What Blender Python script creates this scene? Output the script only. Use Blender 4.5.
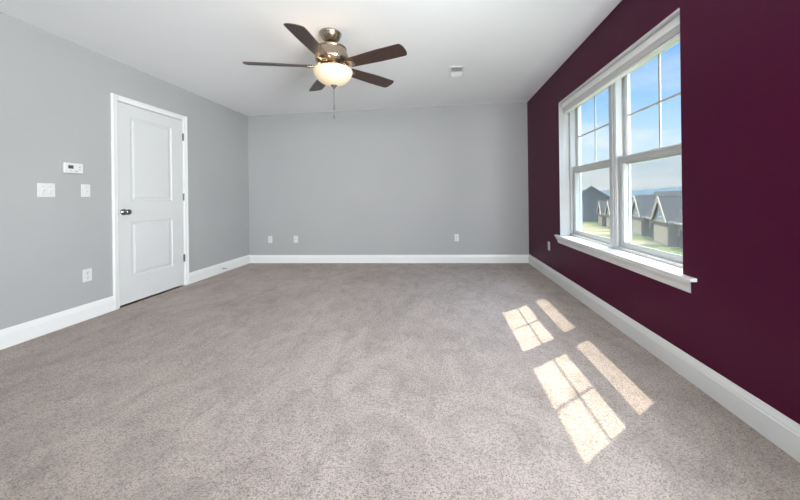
import bpy, bmesh, math, random
from mathutils import Vector, Matrix
random.seed(7)
S = bpy.context.scene
for o in list(bpy.data.objects): bpy.data.objects.remove(o)
COL = S.collection
R = math.radians

# ------------------------------------------------------------------ camera
EYE = 1.10
cam_d = bpy.data.cameras.new('camera'); cam = bpy.data.objects.new('camera', cam_d); COL.objects.link(cam)
cam_d.sensor_width = 36; cam_d.sensor_fit = 'HORIZONTAL'
cam_d.lens = 36*296.465/800; cam_d.shift_x = -22.782/800; cam_d.shift_y = -52.599/800
cam_d.clip_start = .05; cam_d.clip_end = 6000
yaw, rol = 0.0545822, -0.0122539
r0 = Vector((math.cos(yaw), math.sin(yaw), 0)); fw = Vector((-math.sin(yaw), math.cos(yaw), 0)); up = Vector((0, 0, 1))
rt = r0*math.cos(rol)+up*math.sin(rol); uv = -r0*math.sin(rol)+up*math.cos(rol)
M = Matrix.Identity(4)
for i in range(3):
    M[i][0] = rt[i]; M[i][1] = uv[i]; M[i][2] = -fw[i]
M.translation = Vector((0, 0, EYE)); cam.matrix_world = M
S.camera = cam

# ------------------------------------------------------------------ world, sun, exposure
S.view_settings.view_transform = 'Standard'; S.view_settings.look = 'None'
S.view_settings.gamma = 1; S.view_settings.use_curve_mapping = False
S.view_settings.exposure = 0.22
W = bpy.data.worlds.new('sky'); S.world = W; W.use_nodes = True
nt = W.node_tree; N = nt.nodes; L = nt.links; N.clear()
def wn(t, **k):
    n = N.new(t)
    for a, b in k.items(): setattr(n, a, b)
    return n
out = wn('ShaderNodeOutputWorld'); bg = wn('ShaderNodeBackground'); tc = wn('ShaderNodeTexCoord')
sp = wn('ShaderNodeSeparateXYZ'); L.new(tc.outputs['Generated'], sp.inputs[0])
rp = wn('ShaderNodeValToRGB'); L.new(sp.outputs['Z'], rp.inputs[0])
e = rp.color_ramp.elements
e[0].position = 0.0; e[0].color = (.70, .80, .86, 1)
e[1].position = .50; e[1].color = (.14, .38, .88, 1)
x = e.new(.75); x.color = (.62, .74, .90, 1)
for p_, c_ in ((.12, (.62, .79, .93, 1)), (.22, (.42, .68, .97, 1)), (.34, (.17, .45, .95, 1))):
    x = e.new(p_); x.color = c_
mp = wn('ShaderNodeMapping'); mp.inputs['Scale'].default_value = (1.0, 1.0, 3.2); L.new(tc.outputs['Generated'], mp.inputs[0])
nz = wn('ShaderNodeTexNoise'); nz.inputs['Scale'].default_value = 3.4; nz.inputs['Detail'].default_value = 7; nz.inputs['Roughness'].default_value = .55
L.new(mp.outputs[0], nz.inputs[0])
cr_ = wn('ShaderNodeValToRGB'); cr_.color_ramp.elements[0].position = .50; cr_.color_ramp.elements[1].position = .74; L.new(nz.outputs[0], cr_.inputs[0])
mt = wn('ShaderNodeMapRange'); mt.inputs['From Min'].default_value = .42; mt.inputs['From Max'].default_value = .12
L.new(sp.outputs['Z'], mt.inputs['Value'])
mu = wn('ShaderNodeMath', operation='MULTIPLY'); L.new(cr_.outputs[0], mu.inputs[0]); L.new(mt.outputs[0], mu.inputs[1])
mx = wn('ShaderNodeMixRGB'); mx.inputs[2].default_value = (.95, .96, .97, 1)
L.new(mu.outputs[0], mx.inputs[0]); L.new(rp.outputs[0], mx.inputs[1]); L.new(mx.outputs[0], bg.inputs[0])
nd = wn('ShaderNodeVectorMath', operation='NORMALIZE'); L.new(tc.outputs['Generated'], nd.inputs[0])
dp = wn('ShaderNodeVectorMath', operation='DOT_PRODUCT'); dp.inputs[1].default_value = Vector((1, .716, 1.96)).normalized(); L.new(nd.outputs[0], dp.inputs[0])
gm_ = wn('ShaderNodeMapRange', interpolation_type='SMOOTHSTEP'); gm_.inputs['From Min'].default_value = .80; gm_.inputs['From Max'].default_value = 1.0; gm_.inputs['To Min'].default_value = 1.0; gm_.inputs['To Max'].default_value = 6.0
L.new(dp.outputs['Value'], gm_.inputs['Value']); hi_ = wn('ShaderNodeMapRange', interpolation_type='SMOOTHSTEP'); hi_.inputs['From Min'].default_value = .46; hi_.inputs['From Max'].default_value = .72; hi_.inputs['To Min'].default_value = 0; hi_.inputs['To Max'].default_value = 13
L.new(sp.outputs['Z'], hi_.inputs['Value'])      # glow round the sun and high sky boosted, out of view, as room fill
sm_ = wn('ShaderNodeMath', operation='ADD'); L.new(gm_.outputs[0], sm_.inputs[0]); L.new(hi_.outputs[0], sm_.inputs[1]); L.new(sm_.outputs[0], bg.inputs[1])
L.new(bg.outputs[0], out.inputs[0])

sun_d = bpy.data.lights.new('sun', 'SUN'); sun = bpy.data.objects.new('sun', sun_d); COL.objects.link(sun)
sun_d.energy = 11.0; sun_d.angle = R(.53); sun_d.color = (1, .92, .76)
sun.rotation_euler = Vector((1, .716, 1.96)).to_track_quat('Z', 'Y').to_euler(); sun.location = (10, 8, 20)

def area(name, loc, tgt, sx, sy, en, col):
    d = bpy.data.lights.new(name, 'AREA'); o = bpy.data.objects.new(name, d); COL.objects.link(o)
    d.shape = 'RECTANGLE'; d.size = sx; d.size_y = sy; d.energy = en; d.color = col
    o.location = loc; o.rotation_euler = (Vector(loc)-Vector(tgt)).to_track_quat('Z', 'Y').to_euler()
    return o
# added fill lamps at made-up openings behind and beside the camera, out of view
area('rear_fill', (-1.9, -6.23, 1.45), (-1.9, 0, 2.1), 2.0, 1.6, 90, (.99, .99, 1))
area('rear_fill', (0.35, -6.23, 1.45), (0.0, 0, 2.1), 1.6, 1.6, 70, (.99, .99, 1))
area('side_fill', (1.74, -.12, 1.45), (-1.9, 4.0, 1.45), 1.7, 1.5, 170, (.93, .97, 1)).data.spread = R(120)
area('side_fill', (1.78, -3.30, 1.45), (-2.2, 1.2, 1.7), 1.7, 1.5, 110, (.93, .97, 1))

# ------------------------------------------------------------------ helpers
def tag(o, label=None, cat=None, group=None, kind=None):
    if label: o['label'] = label
    if cat: o['category'] = cat
    if group: o['group'] = group
    if kind: o['kind'] = kind
    return o
def empty(name, loc=(0, 0, 0), rot=(0, 0, 0)):
    o = bpy.data.objects.new(name, None); COL.objects.link(o); o.location = loc; o.rotation_euler = rot; o.empty_display_size = .1
    return o
class MB:
    def __init__(s): s.bm = bmesh.new()
    def box(s, lo, hi, bev=0, seg=2):
        b = bmesh.new(); bmesh.ops.create_cube(b, size=1)
        for v in b.verts: v.co = Vector([(lo[i]+hi[i])/2+v.co[i]*(hi[i]-lo[i]) for i in range(3)])
        if bev: bmesh.ops.bevel(b, geom=list(b.edges), offset=bev, segments=seg, affect='EDGES', profile=.5)
        return s.add(b)
    def add(s, b, mat=None):
        if mat is not None: bmesh.ops.transform(b, matrix=mat, verts=b.verts)
        me = bpy.data.meshes.new('t'); b.to_mesh(me); b.free(); s.bm.from_mesh(me); bpy.data.meshes.remove(me); return s
    def prism(s, pts, axis, a, c):
        """polygon pts (2D) extruded along axis between a and c"""
        def P(p, t):
            q = list(p); q.insert(axis, t); return Vector(q)
        b = bmesh.new()
        v0 = [b.verts.new(P(p, a)) for p in pts]; v1 = [b.verts.new(P(p, c)) for p in pts]
        b.faces.new(v0); b.faces.new(v1[::-1]); n = len(pts)
        for i in range(n): b.faces.new([v0[i], v1[i], v1[(i+1) % n], v0[(i+1) % n]])
        bmesh.ops.recalc_face_normals(b, faces=b.faces)
        return s.add(b)
    def lathe(s, prof, seg=32, mat=None):
        b = bmesh.new(); rings = []
        for r, z in prof:
            if r < 1e-5: rings.append([b.verts.new((0, 0, z))])
            else: rings.append([b.verts.new((r*math.cos(2*math.pi*i/seg), r*math.sin(2*math.pi*i/seg), z)) for i in range(seg)])
        for A, B in zip(rings[:-1], rings[1:]):
            for i in range(seg):
                j = (i+1) % seg
                if len(A) == 1 and len(B) == 1: continue
                if len(A) == 1: b.faces.new([A[0], B[i], B[j]])
                elif len(B) == 1: b.faces.new([A[i], B[0], A[j]])
                else: b.faces.new([A[i], B[i], B[j], A[j]])
        bmesh.ops.recalc_face_normals(b, faces=b.faces)
        for f in b.faces: f.smooth = True
        return s.add(b, mat)
    def tube(s, pts, r, seg=8):
        b = bmesh.new(); rings = []
        pts = [Vector(p) for p in pts]
        for i, p in enumerate(pts):
            d = (pts[min(i+1, len(pts)-1)]-pts[max(i-1, 0)]).normalized()
            q = d.to_track_quat('Z', 'Y')
            rr = r[i] if isinstance(r, (list, tuple)) else r
            rings.append([b.verts.new(p+q @ Vector((rr*math.cos(2*math.pi*k/seg), rr*math.sin(2*math.pi*k/seg), 0))) for k in range(seg)])
        for A, B in zip(rings[:-1], rings[1:]):
            for k in range(seg): b.faces.new([A[k], A[(k+1) % seg], B[(k+1) % seg], B[k]])
        b.faces.new(rings[0][::-1]); b.faces.new(rings[-1])
        for f in b.faces: f.smooth = True
        return s.add(b)
    def build(s, name, mat, parent=None, **k):
        me = bpy.data.meshes.new(name); s.bm.to_mesh(me); s.bm.free()
        o = bpy.data.objects.new(name, me); COL.objects.link(o)
        me.materials.append(mat)
        if parent: o.parent = parent
        if k: tag(o, **k)
        return o

# ------------------------------------------------------------------ materials
def mat(name, col, rough=.5, metal=0, spec=.5, **k):
    m = bpy.data.materials.new(name); m.use_nodes = True
    b = m.node_tree.nodes['Principled BSDF']
    b.inputs['Base Color'].default_value = (*col, 1); b.inputs['Roughness'].default_value = rough
    b.inputs['Metallic'].default_value = metal; b.inputs['Specular IOR Level'].default_value = spec
    for a, v in k.items(): b.inputs[a].default_value = v
    return m
def noisy(name, c1, c2, scale, rough=.6, bump=0, bscale=None, spec=.4, detail=4, stretch=(1, 1, 1), metal=0, dist=.002):
    m = mat(name, c1, rough, metal, spec); t = m.node_tree; n = t.nodes; l = t.links; b = n['Principled BSDF']
    co = n.new('ShaderNodeTexCoord'); mp = n.new('ShaderNodeMapping'); mp.inputs['Scale'].default_value = stretch
    l.new(co.outputs['Object'], mp.inputs[0])
    z = n.new('ShaderNodeTexNoise'); z.inputs['Scale'].default_value = scale; z.inputs['Detail'].default_value = detail
    l.new(mp.outputs[0], z.inputs[0])
    r = n.new('ShaderNodeValToRGB'); r.color_ramp.elements[0].position = .32; r.color_ramp.elements[1].position = .68
    r.color_ramp.elements[0].color = (*c1, 1); r.color_ramp.elements[1].color = (*c2, 1)
    l.new(z.outputs[0], r.inputs[0]); l.new(r.outputs[0], b.inputs['Base Color'])
    if bump:
        z2 = n.new('ShaderNodeTexNoise'); z2.inputs['Scale'].default_value = bscale or scale; z2.inputs['Detail'].default_value = 3
        l.new(mp.outputs[0], z2.inputs[0])
        u = n.new('ShaderNodeBump'); u.inputs['Strength'].default_value = bump; u.inputs['Distance'].default_value = dist
        l.new(z2.outputs[0], u.inputs['Height']); l.new(u.outputs[0], b.inputs['Normal'])
    return m
m_wall = noisy('grey_wall_paint', (.385, .388, .390), (.40, .402, .404), 1.5, .6, .25, 260, .3)
m_purple = noisy('plum_wall_paint', (.068, .0026, .026), (.073, .0033, .028), 2.0, .38, .25, 200, .14)
m_ceil = noisy('ceiling_paint', (.88, .89, .91), (.895, .905, .925), 2.0, .9, .3, 180, .1)
m_trim = noisy('white_trim_paint', (.75, .755, .75), (.78, .785, .78), 3, .32, .05, 60, .5)
m_door = noisy('white_door_paint', (.63, .635, .635), (.65, .655, .655), 3, .38, .15, 90, .5)
m_vinyl = noisy('white_vinyl', (.52, .53, .53), (.55, .56, .56), 5, .3, .03, 80, .5)
m_plate = noisy('white_plastic', (.66, .66, .655), (.68, .68, .675), 20, .3)
m_jamb = noisy('jamb_paint', (.54, .545, .54), (.57, .575, .57), 3, .35)
m_dark = mat('dark_slot', (.03, .03, .03), .6)
m_grey = mat('grey_plastic', (.30, .31, .31), .5)
m_lcd = mat('lcd_glass', (.07, .085, .08), .2)
m_nickel = noisy('brushed_nickel', (.34, .275, .215), (.46, .38, .31), 30, .24, .1, 120, .5, stretch=(1, 1, 12), metal=1)
m_chrome = noisy('satin_nickel', (.22, .21, .20), (.30, .29, .28), 40, .3, metal=1)
m_blade = noisy('walnut_blade', (.030, .015, .012), (.075, .038, .028), 14, .38, .1, 50, .5, stretch=(1, 9, 9))
m_blind = noisy('white_blind', (.83, .83, .82), (.85, .85, .84), 9, .4)
m_cord = noisy('white_cord', (.62, .61, .58), (.70, .69, .66), 200, .8)
m_vent = noisy('white_enamel', (.78, .79, .80), (.82, .82, .83), 10, .35)
m_iron = noisy('weathered_steel', (.35, .35, .35), (.45, .45, .44), 60, .35, metal=.8)

# frosted bowl glass: lamp, gives off light
m_bowl = mat('frosted_bowl_glass', (.62, .50, .36), .25)
t = m_bowl.node_tree; b_ = t.nodes['Principled BSDF']
co = t.nodes.new('ShaderNodeTexCoord'); vm = t.nodes.new('ShaderNodeVectorMath'); vm.operation = 'DISTANCE'; vm.inputs[1].default_value = (.075, -.115, .02)
t.links.new(co.outputs['Object'], vm.inputs[0])
rr = t.nodes.new('ShaderNodeValToRGB'); rr.color_ramp.elements[0].position = .03; rr.color_ramp.elements[1].position = .2
rr.color_ramp.elements[0].color = (1.0, .90, .66, 1); rr.color_ramp.elements[1].color = (.60, .44, .27, 1)
t.links.new(vm.outputs['Value'], rr.inputs[0]); t.links.new(rr.outputs[0], b_.inputs['Emission Color']); b_.inputs['Emission Strength'].default_value = .55

def glass_mat(name, tint, gl):
    m = bpy.data.materials.new(name); m.use_nodes = True; t = m.node_tree; n = t.nodes; n.clear()
    o = n.new('ShaderNodeOutputMaterial'); a = n.new('ShaderNodeBsdfTransparent'); g = n.new('ShaderNodeBsdfGlossy'); x = n.new('ShaderNodeMixShader'); f = n.new('ShaderNodeLayerWeight'); pw = n.new('ShaderNodeMath'); pw.operation = 'POWER'; pw.inputs[1].default_value = 5; ma = n.new('ShaderNodeMath'); ma.operation = 'MULTIPLY_ADD'; ma.inputs[1].default_value = gl; ma.inputs[2].default_value = .015
    t.links.new(f.outputs['Facing'], pw.inputs[0]); t.links.new(pw.outputs[0], ma.inputs[0])
    a.inputs[0].default_value = (*tint, 1); g.inputs['Roughness'].default_value = .02; t.links.new(ma.outputs[0], x.inputs[0]); t.links.new(a.outputs[0], x.inputs[1]); t.links.new(g.outputs[0], x.inputs[2]); t.links.new(x.outputs[0], o.inputs[0]); return m
m_glass = glass_mat('window_glass', (.97, .985, .98), .5)
def screen_mat():
    m = bpy.data.materials.new('insect_mesh'); m.use_nodes = True; t = m.node_tree; n = t.nodes; n.clear()
    o = n.new('ShaderNodeOutputMaterial'); a = n.new('ShaderNodeBsdfTransparent'); g = n.new('ShaderNodeBsdfDiffuse'); x = n.new('ShaderNodeMixShader')
    g.inputs[0].default_value = (.42, .42, .42, 1); x.inputs[0].default_value = .16
    t.links.new(a.outputs[0], x.inputs[1]); t.links.new(g.outputs[0], x.inputs[2]); t.links.new(x.outputs[0], o.inputs[0]); return m
m_screen = screen_mat()

# carpet: mottled, cut pile
def carpet():
    m = mat('cut_pile_carpet', (.38, .33, .31), .95, 0, .05); t = m.node_tree; n = t.nodes; l = t.links; b = n['Principled BSDF']
    b.inputs['Sheen Weight'].default_value = .5; b.inputs['Sheen Roughness'].default_value = .5; b.inputs['Sheen Tint'].default_value = (1, .93, .88, 1)
    co = n.new('ShaderNodeTexCoord')
    def noise(sc, det=3, ro=.6, st=(1, 1, 1), rot=0, dis=0):
        mp = n.new('ShaderNodeMapping'); mp.inputs['Scale'].default_value = st; mp.inputs['Rotation'].default_value = (0, 0, rot); l.new(co.outputs['Object'], mp.inputs[0])
        z = n.new('ShaderNodeTexNoise'); z.inputs['Scale'].default_value = sc; z.inputs['Detail'].default_value = det; z.inputs['Roughness'].default_value = ro; z.inputs['Distortion'].default_value = dis
        l.new(mp.outputs[0], z.inputs[0]); return z.outputs[0]
    def ramp(v, p0, c0, p1, c1):
        r = n.new('ShaderNodeValToRGB'); e = r.color_ramp.elements; e[0].position = p0; e[0].color = (*c0, 1); e[1].position = p1; e[1].color = (*c1, 1); l.new(v, r.inputs[0]); return r.outputs[0]
    def mul(a, c, f=1):
        x = n.new('ShaderNodeMixRGB'); x.blend_type = 'MULTIPLY'; x.inputs[0].default_value = f; l.new(a, x.inputs[1]); l.new(c, x.inputs[2]); return x.outputs[0]
    fine = noise(165, 2, .75); mid = noise(62, 4, .85)
    base = ramp(noise(1.1, 4, .6, (1, .6, 1), .4, .6), .35, (.375, .303, .265), .66, (.445, .368, .326))
    trk = ramp(noise(2.6, 6, .7, (1, .8, 1), .9, 1.4), .40, (.77, .76, .755), .60, (1, 1, 1))
    trk2 = ramp(noise(8, 4, .75, (1, .75, 1), -.5, .8), .34, (.76, .755, .75), .50, (1, 1, 1))
    f1 = ramp(fine, .36, (.16, .15, .145), .50, (1.15, 1.15, 1.15))
    f2 = ramp(mid, .38, (.42, .41, .40), .50, (1.1, 1.1, 1.1))
    c = mul(base, trk); c = mul(c, trk2); c = mul(c, f1, .95); c = mul(c, f2, .9)
    l.new(c, b.inputs['Base Color'])
    ad = n.new('ShaderNodeMath'); ad.operation = 'ADD'; l.new(fine, ad.inputs[0]); l.new(mid, ad.inputs[1])
    u = n.new('ShaderNodeBump'); u.inputs['Strength'].default_value = .9; u.inputs['Distance'].default_value = .011
    l.new(ad.outputs[0], u.inputs['Height']); l.new(u.outputs[0], b.inputs['Normal'])
    return m
m_carpet = carpet()

# ------------------------------------------------------------------ room shell
XL, XR, YB, YF = -3.2953, 1.4711, 4.9734, -6.00
CL, CR = 2.5411, 2.6473
def cz(x): return CL+(CR-CL)*(x-XL)/(XR-XL)
TH = .12; XO = 1.700      # outer face of the window wall
MB().box((XL-TH, YF-TH, -.25), (XR+.23, YB+TH, 0)).build('floor', m_carpet, kind='structure')
MB().prism([(XL-TH, cz(XL-TH)), (XO, cz(XO)), (XO, cz(XO)+.2), (XL-TH, cz(XL-TH)+.2)], 1, YF-TH, YB+TH).build('ceiling', m_ceil, kind='structure')
MB().prism([(XL-TH, 0), (XO, 0), (XO, cz(XO)), (XL-TH, cz(XL-TH))], 1, YB, YB+TH).build('wall_back', m_wall, kind='structure')
# window openings of the right wall (Y0,Y1,Z0,Z1): the first is seen, the others are added out of view for fill light
WY0, WY1, WZ0, WZ1 = 1.880, 3.697, .595, 2.231
AY0, AY1, AZ0, AZ1 = -1.02, .78, .62, 2.231; BY0, BY1 = -4.20, -2.40
def wallseg(name, m, holes, x0, x1, axis, lo, hi, ztop):
    mb = MB(); cur = lo
    def bx(a, c, z0, z1):
        if axis == 1: mb.box((x0, a, z0), (x1, c, z1))
        else: mb.box((a, x0, z0), (c, x1, z1))
    for a, c, z0, z1 in sorted(holes):
        bx(cur, a, 0, ztop); bx(a, c, 0, z0); bx(a, c, z1, ztop); cur = c
    bx(cur, hi, 0, ztop)
    bmesh.ops.remove_doubles(mb.bm, verts=mb.bm.verts, dist=1e-5)
    return mb.build(name, m, kind='structure')
wallseg('wall_right', m_purple, [(WY0, WY1, WZ0, WZ1), (AY0, AY1, AZ0, AZ1), (BY0, BY1, AZ0, AZ1)], XR, XO, 1, YF, YB, cz(XR))
DY0, DY1, DZ = 2.868, 3.662, 2.145
wallseg('wall_left', m_wall, [(DY0-.02, DY1+.02, -.0, DZ+.01)], XL-TH, XL, 1, YF, YB, cz(XL)-.0)
wallseg('wall_front', m_wall, [(-2.9, -.9, .65, 2.25), (-.45, 1.15, .65, 2.25)], YF-TH, YF, 0, XL, XR, CL)
MB().prism([(XL, CL-.001), (XR, CL-.001), (XR, cz(XR)), (XL, cz(XL))], 1, YF-TH, YF).build('wall_front', m_wall, kind='structure')

# baseboards with a stepped top
BP = [(0, 0), (.016, 0), (.016, .103), (.0135, .108), (.0125, .118), (.009, .128), (.006, .140), (.005, .146), (0, .146)]
def base(name, face, sgn, axis, a, c, h=1):
    pr = [(face+sgn*x, z*h) for x, z in BP]
    return MB().prism(pr, axis, a, c).build(name, m_trim, kind='structure')
base('baseboard_back', YB, -1, 0, XL, XR, .93)
base('baseboard_right', XR, -1, 1, YF, YB)
base('baseboard_left', XL, 1, 1, YF, 2.8145)
base('baseboard_left', XL, 1, 1, 3.7146, YB)

# ------------------------------------------------------------------ door (closed, two panels) with casing
door = tag(empty('door_1', (XL, (DY0+DY1)/2, 0)), kind='structure', label='white two-panel door with satin knob in grey wall')
D0 = Vector((XL, (DY0+DY1)/2, 0))
def rel(mb, org):
    bmesh.ops.translate(mb.bm, vec=-Vector(org), verts=mb.bm.verts); return mb
def casing_leg(y0, y1, z0, z1, horizontal=False):
    mb = MB()
    mb.box((XL, y0, z0), (XL+.012, y1, z1), .002)
    return mb
cw = .057
c = MB()
yo0, yo1, zt = 2.8146, 3.7146, 2.1918
ip = [(0, 0), (.013, 0), (.017, .006), (.017, .016), (.013, .024), (.011, .050), (.007, .057), (0, .057)]   # depth, distance from the outer edge
def cas_v(yout, s): c.prism([(XL+d, yout+s*w) for d, w in ip], 2, 0, zt)
cas_v(yo0, 1); cas_v(yo1, -1)
c.prism([(XL+d, zt-w) for d, w in ip], 1, yo0+.056, yo1-.056)
rel(c, D0).build('door_casing', m_trim, door)
j = MB(); j.box((XL-TH, yo0+.045, 0), (XL+.004, yo0+.060, DZ)); j.box((XL-TH, yo1-.060, 0), (XL+.004, yo1-.045, DZ)); j.box((XL-TH, yo0+.045, DZ-.012), (XL+.004, yo1-.045, DZ+.004))
rel(j, D0).build('door_jamb', m_trim, door)
# slab: grid with recessed-and-raised panels
def door_slab():
    y0, y1, z0, z1 = yo0+.063, yo1-.064, .018, DZ-.016
    b = bmesh.new()
    pans = [(3.003, 3.497, 1.095, 2.0), (3.003, 3.497, .288, .872)]
    ys = [y0, 3.003, 3.497, y1]; zs = [z0, .288, .872, 1.095, 2.0, z1]
    X0 = XL-.003
    for i in range(3):
        for k in range(5):
            a, c2, e2, f2 = ys[i], ys[i+1], zs[k], zs[k+1]
            if i == 1 and k in (1, 3):
                prev = [(a, e2), (c2, e2), (c2, f2), (a, f2)]; px_ = X0
                for ins, dx in ((.004, -.004), (.012, -.008), (.026, -.0085), (.040, -.003), (.046, -.0015)):
                    cur = [(a+ins, e2+ins), (c2-ins, e2+ins), (c2-ins, f2-ins), (a+ins, f2-ins)]
                    for q in range(4):
                        r = (q+1) % 4
                        b.faces.new([b.verts.new((px_, *prev[q])), b.verts.new((px_, *prev[r])), b.verts.new((X0+dx, *cur[r])), b.verts.new((X0+dx, *cur[q]))])
                    prev = cur; px_ = X0+dx
                b.faces.new([b.verts.new((px_, *p)) for p in prev])
            else:
                b.faces.new([b.verts.new((X0, *p)) for p in ((a, e2), (c2, e2), (c2, f2), (a, f2))])
    for P, Q in (((y0, z0), (y1, z0)), ((y1, z0), (y1, z1)), ((y1, z1), (y0, z1)), ((y0, z1), (y0, z0))):
        b.faces.new([b.verts.new((X0, *P)), b.verts.new((X0, *Q)), b.verts.new((X0-.035, *Q)), b.verts.new((X0-.035, *P))])
    b.faces.new([b.verts.new((X0-.035, *p)) for p in ((y0, z0), (y0, z1), (y1, z1), (y1, z0))])
    bmesh.ops.remove_doubles(b, verts=b.verts, dist=1e-5); bmesh.ops.recalc_face_normals(b, faces=b.faces)
    mb = MB(); mb.add(b); return mb
slab = rel(door_slab(), D0).build('door_slab', m_door, door)
# black sheet standing in for the shade in the slab's gap
rel(MB().box((XL-TH-.02, yo0+.03, 0), (XL-TH, yo1-.03, DZ+.02)), D0).build('gap_shade_sheet', m_dark, door)
kn = MB(); KM = Matrix.Translation((XL-.003, 2.928, .985)) @ Matrix.Rotation(R(90), 4, 'Y')
kn.lathe([(0, 0), (.033, 0), (.033, .004), (.030, .009), (.016, .012), (.011, .022), (.013, .034), (.024, .042), (.0285, .052), (.027, .062), (.018, .069), (0, .071)], 28, KM)
rel(kn, D0).build('door_knob', m_chrome, slab, label='round satin nickel door knob')
rel(MB().box((XL-.004, yo0+.0605, .955), (XL+.001, yo0+.066, 1.015)), D0).build('latch_plate', m_chrome, slab)
for hz_ in (1.916, 1.143, .355):
    hg = MB(); yh = yo1-.0585
    hg.box((XL-.002, yh-.013, hz_-.045), (XL+.001, yh+.012, hz_+.045), .0008, 1)
    for q in range(5): hg.lathe([(0, 0), (.0065, 0), (.0065, .0172), (0, .0172)], 14, Matrix.Translation((XL+.006, yh, hz_-.045+q*.018)))
    hg.lathe([(0, 0), (.004, 0), (.0045, .004), (0, .007)], 12, Matrix.Translation((XL+.006, yh, hz_+.045)))
    rel(hg, D0).build('hinge', m_chrome, door)

# ------------------------------------------------------------------ twin double hung window
def window(name, Y0, Y1, Z0, Z1, detail=True):
    org = Vector((XR, (Y0+Y1)/2, Z0))
    w = tag(empty(name, org), kind='structure')
    XF = 1.585                                     # inner face of the vinyl unit
    lin = MB(); lt = .018
    lin.box((XR+.001, Y0, Z0), (XF+.01, Y0+.003, Z1)); lin.box((XR-.003, Y1-.006, Z0), (XF+.01, Y1, Z1)); lin.box((XR-.004, Y0+.003, Z1-lt), (XF+.01, Y1-.006, Z1))
    rel(lin, org).build('jamb_liner', m_jamb, w)
    iy0, iy1, iz0, iz1 = Y0+.004, Y1-.004, Z0+.004, Z1-.004
    fr = MB()
    # frame: head, sill, side jambs, stepped with balance tracks
    fr.box((XF, iy0, iz0), (XO+.004, iy0+.026, iz1)); fr.box((XF, iy1-.026, iz0), (XO+.02, iy1, iz1))
    fr.box((XF, iy0, iz1-.030), (1.690, iy1, iz1)); fr.box((1.690, iy0, iz1-.016), (XO+.004, iy1, iz1)); fr.box((XF, iy0, iz0), (XO+.02, iy1, iz0+.040))
    for s, y in ((1, iy0+.026), (-1, iy1-.026)):
        for xa in (XF, XF+.064, XF+.106): fr.box((xa, min(y, y+s*.010), iz0+.03), (xa+.007, max(y, y+s*.010), iz1-.03))
    rel(fr, org).build('window_frame', m_vinyl, w)
    ym = (Y0+Y1)/2+.004
    ml = MB(); ml.box((XF-.006, ym-.044, iz0+.02), (XO+.02, ym+.044, iz1-.02), .003); ml.box((XF-.014, ym-.022, iz0+.02), (XF-.005, ym+.022, iz1-.02), .003)
    for s in (1, -1):
        y = ym+s*.044
        for xa in (XF, XF+.064, XF+.106): ml.box((xa, min(y, y+s*.010), iz0+.03), (xa+.007, max(y, y+s*.010), iz1-.03))
    rel(ml, org).build('mullion', m_vinyl, w)
    zmid = 1.395
    for a, c2 in ((iy0+.030, ym-.048), (ym+.048, iy1-.030)):
        for kind in ('upper_sash', 'lower_sash'):
            if kind == 'upper_sash': xa, xb, z0, z1, bot, top = 1.652, 1.690, 1.372, iz1-.030, .050, .034
            else: xa, xb, z0, z1, bot, top = 1.611, 1.650, iz0+.036, 1.443, .044, .058
            st = .042
            sm = MB()
            for lo, hi in (((xa, a, z0), (xb, a+st, z1)), ((xa, c2-st, z0), (xb, c2, z1)), ((xa, a+st, z0), (xb, c2-st, z0+bot)), ((xa, a+st, z1-top), (xb, c2-st, z1))): sm.box(lo, hi, .003)
            # glazing bead
            gx = (xa+xb)/2; ga, gc, g0, g1 = a+st, c2-st, z0+bot, z1-top
            for lo, hi in (((xa+.006, ga, g0), (gx-.004, ga+.008, g1)), ((xa+.006, gc-.008, g0), (gx-.004, gc, g1)), ((xa+.006, ga, g0), (gx-.004, gc, g0+.008)), ((xa+.006, ga, g1-.008), (gx-.004, gc, g1))): sm.box(lo, hi)
            if kind == 'lower_sash': sm.box((xa-.010, a+.05, z1-.020), (xa+.002, c2-.05, z1-.008), .002)
            so = rel(sm, org).build(kind, m_vinyl, w)
            rel(MB().box((gx-.002, ga-.004, g0-.004), (gx+.002, gc+.004, g1+.004)), org).build('pane', m_glass, so)
            if kind == 'upper_sash':
                gm = MB(); yc, zc = (ga+gc)/2, (g0+g1)/2+.004
                gm.box((gx-.0045, yc-.008, g0), (gx+.0045, yc+.008, g1)); gm.box((gx-.0042, ga, zc-.008), (gx+.0042, gc, zc+.008))
                rel(gm, org).build('muntin_grid', m_vinyl, so)
            else:
                if detail:
                    lk = MB(); yc = (a+c2)/2
                    lk.box((xa+.012, yc-.026, z1), (xb, yc+.026, z1+.004), .001); lk.box((xa+.016, yc-.008, z1+.004), (xa+.028, yc+.028, z1+.008), .001)
                    rel(lk, org).build('sash_lock', m_vinyl, so)
        sc = MB().box((XO+.006, a, iz0+.03), (XO+.008, c2, zmid+.01))
        rel(sc, org).build('insect_screen', m_screen, w)
    # stool and apron
    sl = MB()
    sl.box((XR-.002, Y0+.002, Z0), (XF+.002, Y1-.002, Z0+.020))
    prof = [(XR, Z0), (XR, Z0+.0202), (XR-.030, Z0+.0202), (XR-.036, Z0+.017), (XR-.038, Z0+.010), (XR-.036, Z0+.003), (XR-.030, Z0)]
    sl.prism(prof, 1, Y0-.098, Y1+.095)
    rel(sl, org).build('window_sill', m_trim, w)
    ap = [(0, 0), (.006, 0), (.010, .010), (.012, .030), (.018, .044), (.026, .056), (.030, .066), (.030, .076), (0, .076)]
    b = bmesh.new(); ra, rb = [], []
    for d, z in ap:   # mitred returns: the ends slope outward with the profile
        ra.append(b.verts.new((XR-d, Y0-.056-d, Z0-.076+z))); rb.append(b.verts.new((XR-d, Y1+.052+d, Z0-.076+z)))
    n_ = len(ap)
    for i in range(n_-1): b.faces.new([ra[i], rb[i], rb[i+1], ra[i+1]])
    b.faces.new(ra); b.faces.new(rb[::-1]); bmesh.ops.recalc_face_normals(b, faces=b.faces)
    am = MB(); am.add(b); rel(am, org).build('sill_apron', m_trim, w)
    return w
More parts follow.
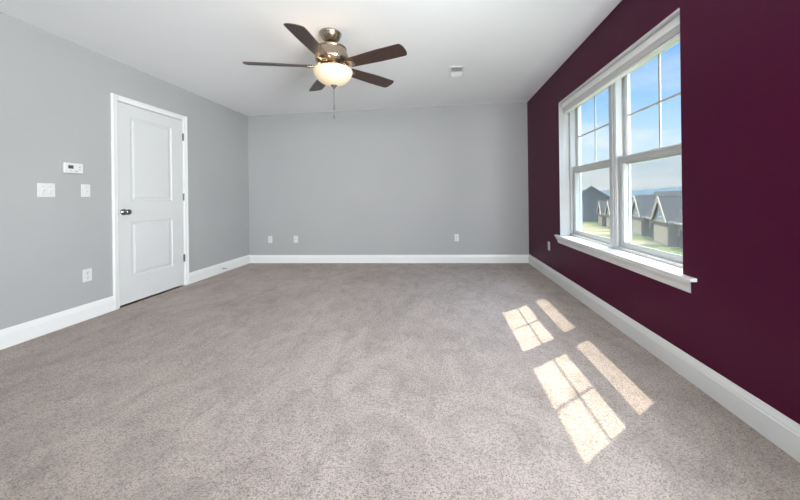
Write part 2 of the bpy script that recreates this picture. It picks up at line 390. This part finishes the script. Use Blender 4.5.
window('window_1', WY0, WY1, WZ0, WZ1)
window('window_2', AY0, AY1, AZ0, AZ1, False)  # unseen, added to carry a side fill lamp
window('window_3', BY0, BY1, AZ0, AZ1, False)  # further unseen window, likewise added for the fill
# simple fixed windows added behind the camera to hold fill lamps
for i, (a, c2) in enumerate(((-2.9, -.9), (-.45, 1.15))):
    w = tag(empty('window_%d' % (4+i), ((a+c2)/2, YF-.06, .65)), kind='structure'); org = ((a+c2)/2, YF-.06, .65)
    f = MB(); q = .05
    for lo, hi in (((a, YF-.1, .65), (a+q, YF-.02, 2.25)), ((c2-q, YF-.1, .65), (c2, YF-.02, 2.25)), ((a+q, YF-.1, .65), (c2-q, YF-.02, .7)), ((a+q, YF-.1, 2.2), (c2-q, YF-.02, 2.25)), (((a+c2)/2-.03, YF-.1, .7), ((a+c2)/2+.03, YF-.02, 2.2))): f.box(lo, hi)
    rel(f, org).build('window_frame', m_vinyl, w)
    rel(MB().box((a+q, YF-.064, .7), (c2-q, YF-.06, 2.2)), org).build('pane', m_glass, w)

# ------------------------------------------------------------------ raised blind in the head of the window
BO = Vector((1.525, (WY0+WY1)/2, 2.213))
bl = tag(empty('window_blind', BO), 'white slatted blind pulled fully up at top of window', 'blind')
y0, y1 = WY0+.024, WY1-.024
hr = MB(); hr.box((1.505, y0, 2.168), (1.556, y1, 2.213), .003); hr.box((1.494, y0-.002, 2.152), (1.503, y1+.002, 2.211), .003)
rel(hr, BO).build('headrail', m_blind, bl)
st = MB()
for k in range(15): st.box((1.503, y0+.004, 2.1635-k*.0038), (1.553, y1-.004, 2.1665-k*.0038-.0006), .0008, 1)
rel(st, BO).build('slat_stack', m_blind, bl)
rel(MB().box((1.504, y0+.004, 2.087), (1.553, y1-.004, 2.1055), .004), BO).build('bottom_rail', m_blind, bl)
cd = MB(); cd.tube([(1.500, 3.625, 2.16), (1.500, 3.630, 1.9), (1.503, 3.640, 1.6), (1.506, 3.646, 1.235)], .0016, 6); cd.tube([(1.500, 3.612, 2.16), (1.500, 3.622, 1.85), (1.505, 3.642, 1.235)], .0016, 6)
rel(cd, BO).build('pull_cord', m_cord, bl)
rel(MB().lathe([(0, .04), (.004, .038), (.006, .02), (.008, 0), (.0075, -.004), (0, -.006)], 14, Matrix.Translation((1.506, 3.645, 1.195))), BO).build('cord_tassel', m_cord, bl)

# ------------------------------------------------------------------ ceiling fan with bowl light
FX, FY = -.962, 2.635; FZ = cz(FX)
fan = tag(empty('ceiling_fan', (FX, FY, FZ), (R(2.6), R(-2.3), 0)), 'five-blade ceiling fan with dark walnut blades and a lit frosted bowl', 'ceiling fan')
MB().lathe([(0, .010), (.094, .010), (.097, -.004), (.096, -.012), (.090, -.020), (.088, -.028), (.076, -.050), (.056, -.070), (.038, -.080), (.0, -.082)], 40).build('canopy', m_nickel, fan)
MB().lathe([(0, -.070), (.030, -.078), (.032, -.088), (.022, -.098), (0, -.100)], 24).build('hanger_ball', m_dark, fan)
MB().lathe([(0, -.095), (.0125, -.095), (.0125, -.118), (.022, -.120), (.022, -.130), (0, -.130)], 20).build('downrod', m_nickel, fan)
MB().lathe([(0, -.120), (.090, -.121), (.118, -.124), (.130, -.131), (.134, -.140), (.133, -.146), (.128, -.149), (.131, -.154), (.138, -.185), (.146, -.215), (.148, -.235), (.140, -.255), (.118, -.275), (.090, -.290), (.080, -.300), (.080, -.312), (0, -.312)], 48).build('motor_housing', m_nickel, fan)
ZB = -.294; A0 = 197.1; RT = .728; pitch = R(13)
for k in range(5):
    ang = R(A0+72*k)
    Mb = Matrix.Rotation(ang, 4, 'Z')
    # blade in local frame: along +x, width along y, pitched about x
    b = bmesh.new(); pts = []
    x0, x1 = .175, RT
    def hw(x):
        t_ = (x-x0)/(x1-x0); return .058+.017*min(1, t_*1.8)
    top = []; n_ = 16
    for i in range(n_+1):
        x = x0+(x1-.035-x0)*i/n_; top.append((x, hw(x)))
    for i in range(1, 9):
        a2 = i/8*math.pi/2; w_ = hw(x1)
        top.append((x1-.035+.035*math.sin(a2)**.8, w_*(1-.95*(1-math.cos(a2)))))
    low = [(x, -y) for x, y in top][::-1]
    # rounded root
    outl = top+low
    vs = [b.verts.new((x, y, 0)) for x, y in outl]; f_ = b.faces.new(vs)
    ex = bmesh.ops.extrude_face_region(b, geom=[f_])
    bmesh.ops.translate(b, vec=(0, 0, -.006), verts=[v for v in ex['geom'] if isinstance(v, bmesh.types.BMVert)])
    bmesh.ops.recalc_face_normals(b, faces=b.faces)
    P = Mb @ Matrix.Translation((0, 0, ZB)) @ Matrix.Rotation(-pitch, 4, 'X')
    bmm = MB(); bmm.add(b)
    bo = bmm.build('blade', m_blade, fan); bo.matrix_local = P
    ir = MB()
    # blade iron: curved arm from the motor with a plate and screws under the blade
    b = bmesh.new()
    sec = [(.085, .024, .012), (.115, .018, .004), (.145, .018, -.006), (.165, .030, -.0085), (.190, .040, -.0085), (.215, .036, -.0085), (.232, .018, -.0085)]
    rows = [[b.verts.new((x, -w_, z)), b.verts.new((x, w_, z)), b.verts.new((x, w_, z-.005)), b.verts.new((x, -w_, z-.005))] for x, w_, z in sec]
    for Aa, Bb in zip(rows[:-1], rows[1:]):
        for q in range(4): b.faces.new([Aa[q], Aa[(q+1) % 4], Bb[(q+1) % 4], Bb[q]])
    b.faces.new(rows[0][::-1]); b.faces.new(rows[-1]); bmesh.ops.recalc_face_normals(b, faces=b.faces)
    ir.add(b)
    for sx_, sy_ in ((.185, .022), (.185, -.022), (.215, 0)): ir.lathe([(0, -.017), (.005, -.016), (.006, -.0135), (0, -.0135)], 10, Matrix.Translation((sx_, sy_, 0)))
    io = ir.build('blade_iron', m_nickel, bo)
# light kit
MB().lathe([(0, -.310), (.070, -.310), (.080, -.314), (.110, -.316), (.155, -.318), (.160, -.323), (.156, -.328), (.0, -.328)], 48).build('light_fitter', m_nickel, fan)
for k in range(3):
    an = R(-20+120*k)
    MB().lathe([(0, 0), (.008, 0), (.011, .008), (.006, .014), (0, .016)], 12, Matrix.Translation((.160*math.cos(an), .160*math.sin(an), -.323)) @ Matrix.Rotation(an, 4, 'Z') @ Matrix.Rotation(R(90), 4, 'Y')).build('thumb_screw', m_nickel, fan)
bowl = MB().lathe([(.150, 0), (.168, -.003), (.173, -.010), (.170, -.028), (.158, -.058), (.136, -.088), (.106, -.112), (.070, -.129), (.03, -.137), (0, -.138)], 56).build('glass_bowl', m_bowl, fan)
bowl.location = (0, 0, -.326)
MB().lathe([(0, -.458), (.028, -.461), (.030, -.467), (.020, -.473), (.013, -.480), (.013, -.486), (.007, -.492), (0, -.496)], 24).build('finial', m_chrome, fan)
ch = MB()
def chain(x, y, z0, z1): 
    n_ = int((z0-z1)/.0075)
    for i in range(n_): ch.lathe([(0, .0022), (.0016, .0016), (.0022, 0), (.0016, -.0016), (0, -.0022)], 6, Matrix.Translation((x, y, z0-i*.0075)))
    ch.tube([(x, y, z0), (x, y, z1)], .0008, 5)
chain(.002, 0, -.49, -.652); chain(-.008, .010, -.465, -.735)
HANG = Matrix.Translation((0, 0, -.48)) @ fan.rotation_euler.to_matrix().to_4x4().inverted() @ Matrix.Translation((0, 0, .48))
ch.build('pull_chain', m_chrome, fan).matrix_local = HANG
for x, y, z in ((.002, 0, -.650), (-.008, .010, -.733)):
    MB().lathe([(0, .004), (.003, .002), (.007, -.008), (.0085, -.018), (.006, -.028), (.0075, -.033), (0, -.038)], 16, Matrix.Translation((x, y, z))).build('pull_fob', m_chrome, fan).matrix_local = HANG
bulb = bpy.data.lights.new('bowl_lamp', 'POINT'); bulb.energy = .8; bulb.color = (1, .70, .36); bulb.shadow_soft_size = .02
for q in range(3):
    bo_ = bpy.data.objects.new('bowl_lamp', bulb); COL.objects.link(bo_)
    bo_.location = (FX-.012+.150*math.cos(R(160+120*q)), FY+.150*math.sin(R(160+120*q)), FZ-.300)

# ------------------------------------------------------------------ ceiling register
vx0, vx1, vy0, vy1 = .146, .318, 3.46, 3.76
VO = Vector(((vx0+vx1)/2, (vy0+vy1)/2, cz((vx0+vx1)/2)))
sl_ = math.atan2(CR-CL, XR-XL)
vent = tag(empty('air_vent', VO, (0, -sl_, 0)), 'white metal air register with louvres on the ceiling', 'air vent')
hx, hy = (vx1-vx0)/2, (vy1-vy0)/2
v = MB()
for lo, hi in (((-hx, -hy, -.006), (-hx+.022, hy, 0)), ((hx-.022, -hy, -.006), (hx, hy, 0)), ((-hx+.02, -hy, -.006), (hx-.02, -hy+.022, 0)), ((-hx+.02, hy-.022, -.006), (hx-.02, hy, 0))): v.box(lo, hi, .002)
v.box((-hx+.02, -.006, -.006), (hx-.02, .006, -.001))
v.build('vent_frame', m_vent, vent)
MB().box((-hx+.018, -hy+.018, -.0012), (hx-.018, hy-.018, -.0004)).build('duct_shade_sheet', m_dark, vent)  # flat dark sheet stands in for the shade inside the duct
for k in range(16):
    yy = -hy+.030+k*(2*hy-.06)/15
    if abs(yy) < .008: continue
    t_ = -38 if yy > 0 else 38
    b = bmesh.new(); bmesh.ops.create_cube(b, size=1)
    for q in b.verts: q.co = Vector((q.co.x*(2*hx-.044), q.co.y*.0155, q.co.z*.0012))
    s_ = MB(); s_.add(b, Matrix.Translation((0, yy, -.0065)) @ Matrix.Rotation(R(t_), 4, 'X')); s_.build('louvre', m_vent, vent)

# ------------------------------------------------------------------ wall plates, thermostat, door stop
# local frame for plates: x = across, z = up, y = out of the wall
def plate_on(name, loc, rz, w, h, label, cat, group=None):
    o = tag(empty(name, loc, (0, 0, rz)), label, cat, group)
    MB().box((-w/2, 0, -h/2), (w/2, .007, h/2), .003).build('cover_plate', m_plate, o)
    return o
def screw(o, x, z, y=.0068): MB().lathe([(0, 0), (.0032, 0), (.0028, .0014), (0, .0016)], 10, Matrix.Translation((x, y, z)) @ Matrix.Rotation(R(-90), 4, 'X')).build('screw', m_grey, o)
def outlet(loc, rz, label, group=None):
    o = plate_on('wall_outlet', loc, rz, .072, .117, label, 'outlet', group)
    for s in (1, -1):
        f = MB(); f.box((-.0165, .005, s*.0235-.0145), (.0165, .0085, s*.0235+.0145), .003)
        fo = f.build('receptacle', m_plate, o)
        g = MB(); g.box((-.0085, .008, s*.0235-.002), (-.0060, .0090, s*.0235+.0085)); g.box((.0060, .008, s*.0235-.002), (.0085, .0090, s*.0235+.007)); g.lathe([(0, 0), (.0035, 0), (.0035, .001), (0, .001)], 10, Matrix.Translation((0, .008, s*.0235-.0085)) @ Matrix.Rotation(R(-90), 4, 'X'))
        g.build('slot', m_dark, fo)
    screw(o, 0, 0); return o
def toggle(o, x):
    g = MB(); g.box((-.006+x, .006, -.0125), (.006+x, .0078, .0125)); go = g.build('toggle_surround', m_vent, o)
    b = bmesh.new(); bmesh.ops.create_cube(b, size=1)
    for q in b.verts: q.co = Vector((q.co.x*.009, q.co.y*.022, q.co.z*(.010 if q.co.y > 0 else .014)))
    t_ = MB(); t_.add(b, Matrix.Translation((x, .013, -.003)) @ Matrix.Rotation(R(-28), 4, 'X')); t_.build('toggle', m_plate, o)
    for z in (.030, -.030): screw(o, x, z)
RZL = R(-90)                                        # plates on the left wall face +x
s2 = plate_on('light_switch', (XL, 2.314, 1.200), RZL, .112, .117, 'white double light switch plate left of the thermostat', 'light switch')
toggle(s2, .023); toggle(s2, -.023)
s1 = plate_on('light_switch', (XL, 2.592, 1.202), RZL, .070, .117, 'white single light switch plate under the thermostat beside the door', 'light switch')
toggle(s1, 0)
outlet((XL, 2.596, .412), RZL, 'white wall outlet low on left wall beside the door')
outlet((-2.920, YB, .405), R(180), 'white outlet on the back wall, the one nearest the left corner')
cp = plate_on('cable_plate', (-2.466, YB, .407), R(180), .072, .117, 'white cable wall plate just right of the back wall corner outlet', 'wall plate')
MB().lathe([(0, 0), (.007, 0), (.007, .004), (.0045, .004), (.0045, .012), (0, .012)], 16, Matrix.Translation((0, .006, 0)) @ Matrix.Rotation(R(-90), 4, 'X')).build('coax_jack', m_chrome, cp)
for z in (.042, -.042): screw(cp, 0, z)
outlet((.286, YB, .420), R(180), 'white outlet alone on the right half of the back wall')
outlet((XR, 4.072, .426), R(90), 'white outlet on plum wall between window and corner')
# thermostat
th = tag(empty('thermostat', (XL, 2.486, 1.400), (0, 0, RZL)), 'white thermostat with small grey screen on left wall', 'thermostat')
MB().box((-.062, 0, -.040), (.062, .008, .040), .003).build('back_plate', m_grey, th)
MB().box((-.069, .006, -.046), (.069, .032, .046), .007, 3).build('housing', m_plate, th)
MB().box((.006, .0315, -.006), (.044, .0328, .024), .0004, 1).build('screen', m_lcd, th)
for x, z in ((.026, -.024), (-.010, -.026), (-.022, -.026), (-.040, .012), (-.040, -.010)): MB().box((x-.0052, .031, z-.004), (x+.0052, .0336, z+.004), .001, 1).build('button', m_grey, th)
# spring door stop on the left baseboard
ds = tag(empty('door_stop', (XL+.016, 4.318, .062), (0, 0, RZL)), 'small spring door stop on baseboard right of the door', 'door stop')
RX = Matrix.Rotation(R(-90), 4, 'X')
MB().lathe([(0, 0), (.011, 0), (.010, .004), (.006, .006), (0, .006)], 16, RX).build('mounting_base', m_chrome, ds)
MB().tube([(.0055*math.cos(i*.7), .006+i*.00042, .0055*math.sin(i*.7)) for i in range(130)], .0011, 5).build('spring', m_chrome, ds)
MB().lathe([(0, .060), (.007, .060), (.0075, .066), (.0065, .074), (0, .076)], 16, RX).build('bumper_tip', m_plate, ds)

# ------------------------------------------------------------------ outdoors
GZ = -5.35
m_lawn = noisy('lawn_grass', (.045, .062, .016), (.070, .085, .026), .5, .95, .4, 30, .1, 8, dist=.03)
m_conc = noisy("driveway_concrete", (.14, .105, .06), (.17, .13, .08), 1.2, .9, .2, 40, .1)
m_road = noisy('street_asphalt', (.30, .29, .27), (.36, .35, .33), 2, .95, .2, 40, .1)
m_hill = noisy('haze_tinted_hill', (.045, .062, .072), (.055, .072, .082), .02, 1, 0, None, .0)  # blue-grey tint puts distance haze into the base colour
m_cream = noisy('cream_trim', (.30, .24, .165), (.33, .27, .19), 3, .6)
m_gdoor = noisy('cream_garage_door', (.36, .28, .18), (.39, .31, .205), 3, .5)
m_siding = noisy('grey_siding', (.24, .235, .225), (.27, .265, .255), 1, .7)
m_dsiding = noisy('slate_grey_siding', (.06, .062, .066), (.078, .080, .085), 1, .75)
m_win = mat('house_window_glass', (.10, .12, .14), .1)
def shingle():
    m = noisy('roof_shingles', (.028, .028, .028), (.055, .054, .053), 2.2, .9, 0, None, .2, 8)
    return m
m_roof = shingle()
def brick(name, c1, c2, mo):
    m = mat(name, c1, .85, 0, .2); t = m.node_tree; n = t.nodes
    co = n.new('ShaderNodeTexCoord'); bt = n.new('ShaderNodeTexBrick'); mp = n.new('ShaderNodeMapping')
    mp.inputs['Rotation'].default_value = (R(90), 0, 0)
    bt.inputs['Color1'].default_value = (*c1, 1); bt.inputs['Color2'].default_value = (*c2, 1); bt.inputs['Mortar'].default_value = (*mo, 1)
    bt.inputs['Scale'].default_value = 2.2; bt.inputs['Mortar Size'].default_value = .02
    t.links.new(co.outputs['Object'], mp.inputs[0]); t.links.new(mp.outputs[0], bt.inputs[0]); t.links.new(bt.outputs[0], n['Principled BSDF'].inputs['Base Color']); return m
m_brick = brick('stone_veneer', (.10, .075, .055), (.15, .115, .09), (.16, .15, .13))

# lawn with gentle relief away from the houses
# distant hills: a ridge with depth
b = bmesh.new(); nx_, ny_ = 60, 8; vs = []
for i in range(nx_+1):
    row = []
    for j_ in range(ny_+1):
        x = 100+i*50; y = 1500+j_*90-.25*x*.6
        hgt = (math.sin(j_/ny_*math.pi)**.7)*(36+7*math.sin(i*.33)+5*math.sin(i*.81+1)+3*math.sin(i*1.9))
        row.append(b.verts.new((x, y, GZ-2+hgt)))
    vs.append(row)
for i in range(nx_):
    for j_ in range(ny_): b.faces.new([vs[i][j_], vs[i+1][j_], vs[i+1][j_+1], vs[i][j_+1]])
for f in b.faces: f.smooth = True
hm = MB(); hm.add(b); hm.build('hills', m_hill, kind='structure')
MB().box((100, 255, GZ-3), (3200, 1600, GZ-.6)).build('valley_floor', noisy('valley_meadow', (.05, .065, .055), (.06, .078, .062), .01, 1), kind='structure')

def hd(x, y): return Vector((x*math.cos(yaw)-y*math.sin(yaw), x*math.sin(yaw)+y*math.cos(yaw), GZ))
DS = hd(.3593, .9332); RZ = math.atan2(DS.y, DS.x)
def hpos(k):
    Y = 36.75+9.4*k; return hd(16.36+.385*Y, Y)
def roof_quad(mb, p0, p1, p2, p3, th=.16):
    b = bmesh.new(); n_ = (Vector(p1)-Vector(p0)).cross(Vector(p3)-Vector(p0)).normalized()
    if n_.z < 0: n_ = -n_
    t_ = [b.verts.new(Vector(p)+n_*.0) for p in (p0, p1, p2, p3)]; u_ = [b.verts.new(Vector(p)-n_*th) for p in (p0, p1, p2, p3)]
    b.faces.new(t_); b.faces.new(u_[::-1])
    for q in range(4): b.faces.new([t_[q], u_[q], u_[(q+1) % 4], t_[(q+1) % 4]])
    bmesh.ops.recalc_face_normals(b, faces=b.faces); mb.add(b)
DROP = [0, 0, -.5, -1.0, -1.35]
def profile(s0, s1, dz=0):      # the ground steps down between the houses along the row
    pts = [(s0, 0)]
    for k in range(1, 5):
        if DROP[k] != DROP[k-1] and s0 < k*10.07-4.6 and s1 > k*10.07-1.6: pts += [(k*10.07-4.6, DROP[k-1]), (k*10.07-1.6, DROP[k])]
    pts.append((s1, pts[-1][1]))
    return [(a, z+dz) for a, z in pts]
def terrain(name, m, s0, s1, n0, n1, dz, depth=.3):
    p = profile(s0, s1, dz); poly = p+[(p[-1][0], p[-1][1]-depth), (p[0][0], p[0][1]-depth-3)] if depth > 1 else p+[(a, z-depth) for a, z in p[::-1]]
    o = MB().prism(poly, 1, n0, n1).build(name, m, kind='structure'); o.location = hpos(0); o.rotation_euler = (0, 0, RZ); return o
terrain('ground', m_lawn, -90, 230, -180, 60, 0)
terrain('street', m_road, -12, 58, 14.5, 20.5, .03, .06)
def townhouse(k):
    o = tag(empty('townhouse', hpos(k)+Vector((0, 0, DROP[k])), (0, 0, RZ)), None, 'house', 'row of townhouses across the lawn')
    E, Rg, Dp = 3.15, 6.95, 5.6           # eave height, ridge height, half depth
    # walls: body with the front set back .9 on the near half; gable ends close the row
    w = MB(); w.box((-4.65, -2*Dp, 0), (5.35, -.9, E)); w.prism([(-.9, E-.02), (-2*Dp, E-.02), (-3.3, Rg-.22)], 0, -4.6, 5.3)
    w.box((-.05, -1.0, 0), (5.30, 0, E)); w.build('wall', m_siding, o)
    br = MB(); br.box((-4.66, -.92, 0), (-.06, -.84, 1.25)); br.box((-.10, -.01, 0), (.34, .07, 2.45)); br.box((5.06, -.01, 0), (5.36, .07, 2.45)); br.box((-.10, -.01, 2.30), (5.36, .07, 2.86)); br.box((-.12, -.92, 0), (-.04, .07, 2.86))
    br.build('stone_facing', m_brick, o)
    g = MB()
    g.box((.34, .0, 0), (5.06, .05, 2.32))
    for i in range(1, 4): g.box((.34, .045, i*.58-.012), (5.06, .058, i*.58+.012))
    for i in range(8): 
        for q in range(4): g.box((.42+i*.58, .05, q*.58+.08), (.42+i*.58+.48, .062, q*.58+.50))
    g.build('garage_door', m_gdoor, o)
    rf = MB(); ym = -3.3
    roof_quad(rf, (-4.72, -.45, E-.18), (5.36, -.45, E-.18), (5.36, ym, Rg), (-4.72, ym, Rg)); roof_quad(rf, (-4.72, -2*Dp-.4, E-.18), (5.36, -2*Dp-.4, E-.18), (5.36, ym, Rg), (-4.72, ym, Rg))
    # steep front gable above the garage
    pk = (2.65, 6.35); 
    for s in (-1, 1): roof_quad(rf, (2.65+s*2.70, .35, E-.30), (2.65+s*2.70, -.45, E-.30), (2.65, -2.80, pk[1]), (2.65, .35, pk[1]), .14)
    rf.build('roof', m_roof, o)
    gb = MB(); gb.prism([(.05, 2.86), (5.25, 2.86), (2.65, pk[1]-.25)], 1, -1.0, .04); gb.build('gable_wall', m_siding, o)
    tr = MB()
    for s in (-1, 1):   # rake boards
        tr.prism([(2.65+s*2.70, E-.18), (2.65+s*2.12, E-.18), (2.65, pk[1]-.85), (2.65, pk[1]+.02)], 1, .30, .40)
    tr.box((-.10, -.05, 2.80), (5.35, .16, 2.98)); tr.box((-4.72, -.50, E-.36), (-.15, -.38, E-.12))
    tr.box((-.14, -.9, 1.2), (.0, -.80, E)); tr.build('rake_trim', m_cream, o)
    def win(x, z, ww, hh, y):
        f = MB()
        for lo, hi in (((x-ww/2-.08, y, z-.08), (x-ww/2, y+.06, z+hh+.08)), ((x+ww/2, y, z-.08), (x+ww/2+.08, y+.06, z+hh+.08)), ((x-ww/2, y, z-.08), (x+ww/2, y+.06, z)), ((x-ww/2, y, z+hh), (x+ww/2, y+.06, z+hh+.08)), ((x-.02, y, z), (x+.02, y+.05, z+hh)), ((x-ww/2, y, z+hh/2-.02), (x+ww/2, y+.05, z+hh/2+.02))): f.box(lo, hi)
        fo = f.build('house_window', m_vinyl, o); MB().box((x-ww/2, y, z), (x+ww/2, y+.02, z+hh)).build('pane', m_win, fo)
    win(2.65, 3.55, .85, 1.15, .04); win(-3.1, 1.35, 1.3, 1.25, -.90)
    dd = MB(); dd.box((-1.55, -.9, .1), (-.65, -.83, 2.15)); dd.box((-1.42, -.84, 1.3), (-.78, -.815, 2.0)); dd.box((-1.42, -.84, .3), (-.78, -.815, 1.1)); dd.build('entry_door', m_dsiding, o)
    return o
labels = {0: 'grey townhouse with cream garage door, the nearest one in right window pane', 1: 'grey townhouse with steep gable, second nearest, seen beside window mullion',
          2: 'grey townhouse third along the row, behind the window mullion', 3: 'grey townhouse with small gable in left pane, the nearer of two', 4: 'grey townhouse with small gable in left pane, farthest of the row'}
for k in range(0, 5):
    o = townhouse(k); o['label'] = labels[k]
# driveways from each garage to the street
dl = {0: 'pale concrete driveway of the nearest townhouse in the right pane', 1: 'pale concrete driveway of second townhouse in the right pane', 2: 'tan concrete driveway, nearest strip in the left pane', 3: 'tan concrete driveway, middle strip in the left pane', 4: 'tan concrete driveway, farthest strip in the left pane'}
for k in range(0, 5):
    o = tag(empty('driveway', hpos(k)+Vector((0, 0, DROP[k])), (0, 0, RZ)), dl[k], 'driveway', 'driveways of the townhouses')
    MB().box((.9, .07, -.1), (4.3, 14.5, .035), .01, 1).build('slab', m_conc, o); MB().box((-1.5, -.75, -.1), (-.7, 1.6, .034), .01, 1).build('walkway', m_conc, o)
# big slate grey house at the far end
BH = tag(empty('large_house', tuple(hd(50.5, 88)+Vector((0, 0, -1.35))), (0, 0, R(-25))), 'large dark grey two-storey house standing beyond the townhouses', 'house')
w = MB(); w.box((-6.2, -0, 0), (5.4, 10, 5.7)); w.prism([(-6.2, 5.68), (5.4, 5.68), (-.4, 9.1)], 1, 0, 10); w.box((-9.5, 2, 0), (-6.1, 9, 5.9)); w.prism([(2, 5.88), (9, 5.88), (5.5, 8.3)], 0, -9.5, -2); w.build('wall', m_dsiding, BH)
rf = MB()
for s in (-1, 1): roof_quad(rf, (-.4+s*6.3, -.5, 5.45), (-.4+s*6.3, 10.5, 5.45), (-.4, 10.5, 9.25), (-.4, -.5, 9.25))
roof_quad(rf, (-9.9, 1.5, 5.6), (-3, 1.5, 5.6), (-3, 5.5, 8.45), (-9.9, 5.5, 8.45)); roof_quad(rf, (-9.9, 9.5, 5.6), (-3, 9.5, 5.6), (-3, 5.5, 8.45), (-9.9, 5.5, 8.45))
rf.build('roof', m_roof, BH); BH.scale = (1, 1, 1.16)
tr = MB(); 
for s in (-1, 1): tr.prism([(-.4+s*6.3, 5.2), (-.4+s*6.3, 5.45), (-.4, 9.25), (-.4, 9.0)], 1, -.56, -.48)
tr.build('rake_trim', m_siding, BH)
for x, z in ((-3.6, 3.6), (2.8, 3.6), (-3.6, .9), (2.8, .9)):
    f = MB()
    for lo, hi in (((x-.5, -.05, z), (x-.42, 0, z+1.5)), ((x+.42, -.05, z), (x+.5, 0, z+1.5)), ((x-.5, -.05, z-.08), (x+.5, 0, z)), ((x-.5, -.05, z+1.5), (x+.5, 0, z+1.58))): f.box(lo, hi)
    fo = f.build('house_window', m_siding, BH); MB().box((x-.42, -.03, z), (x+.42, -.01, z+1.5)).build('pane', m_win, fo)
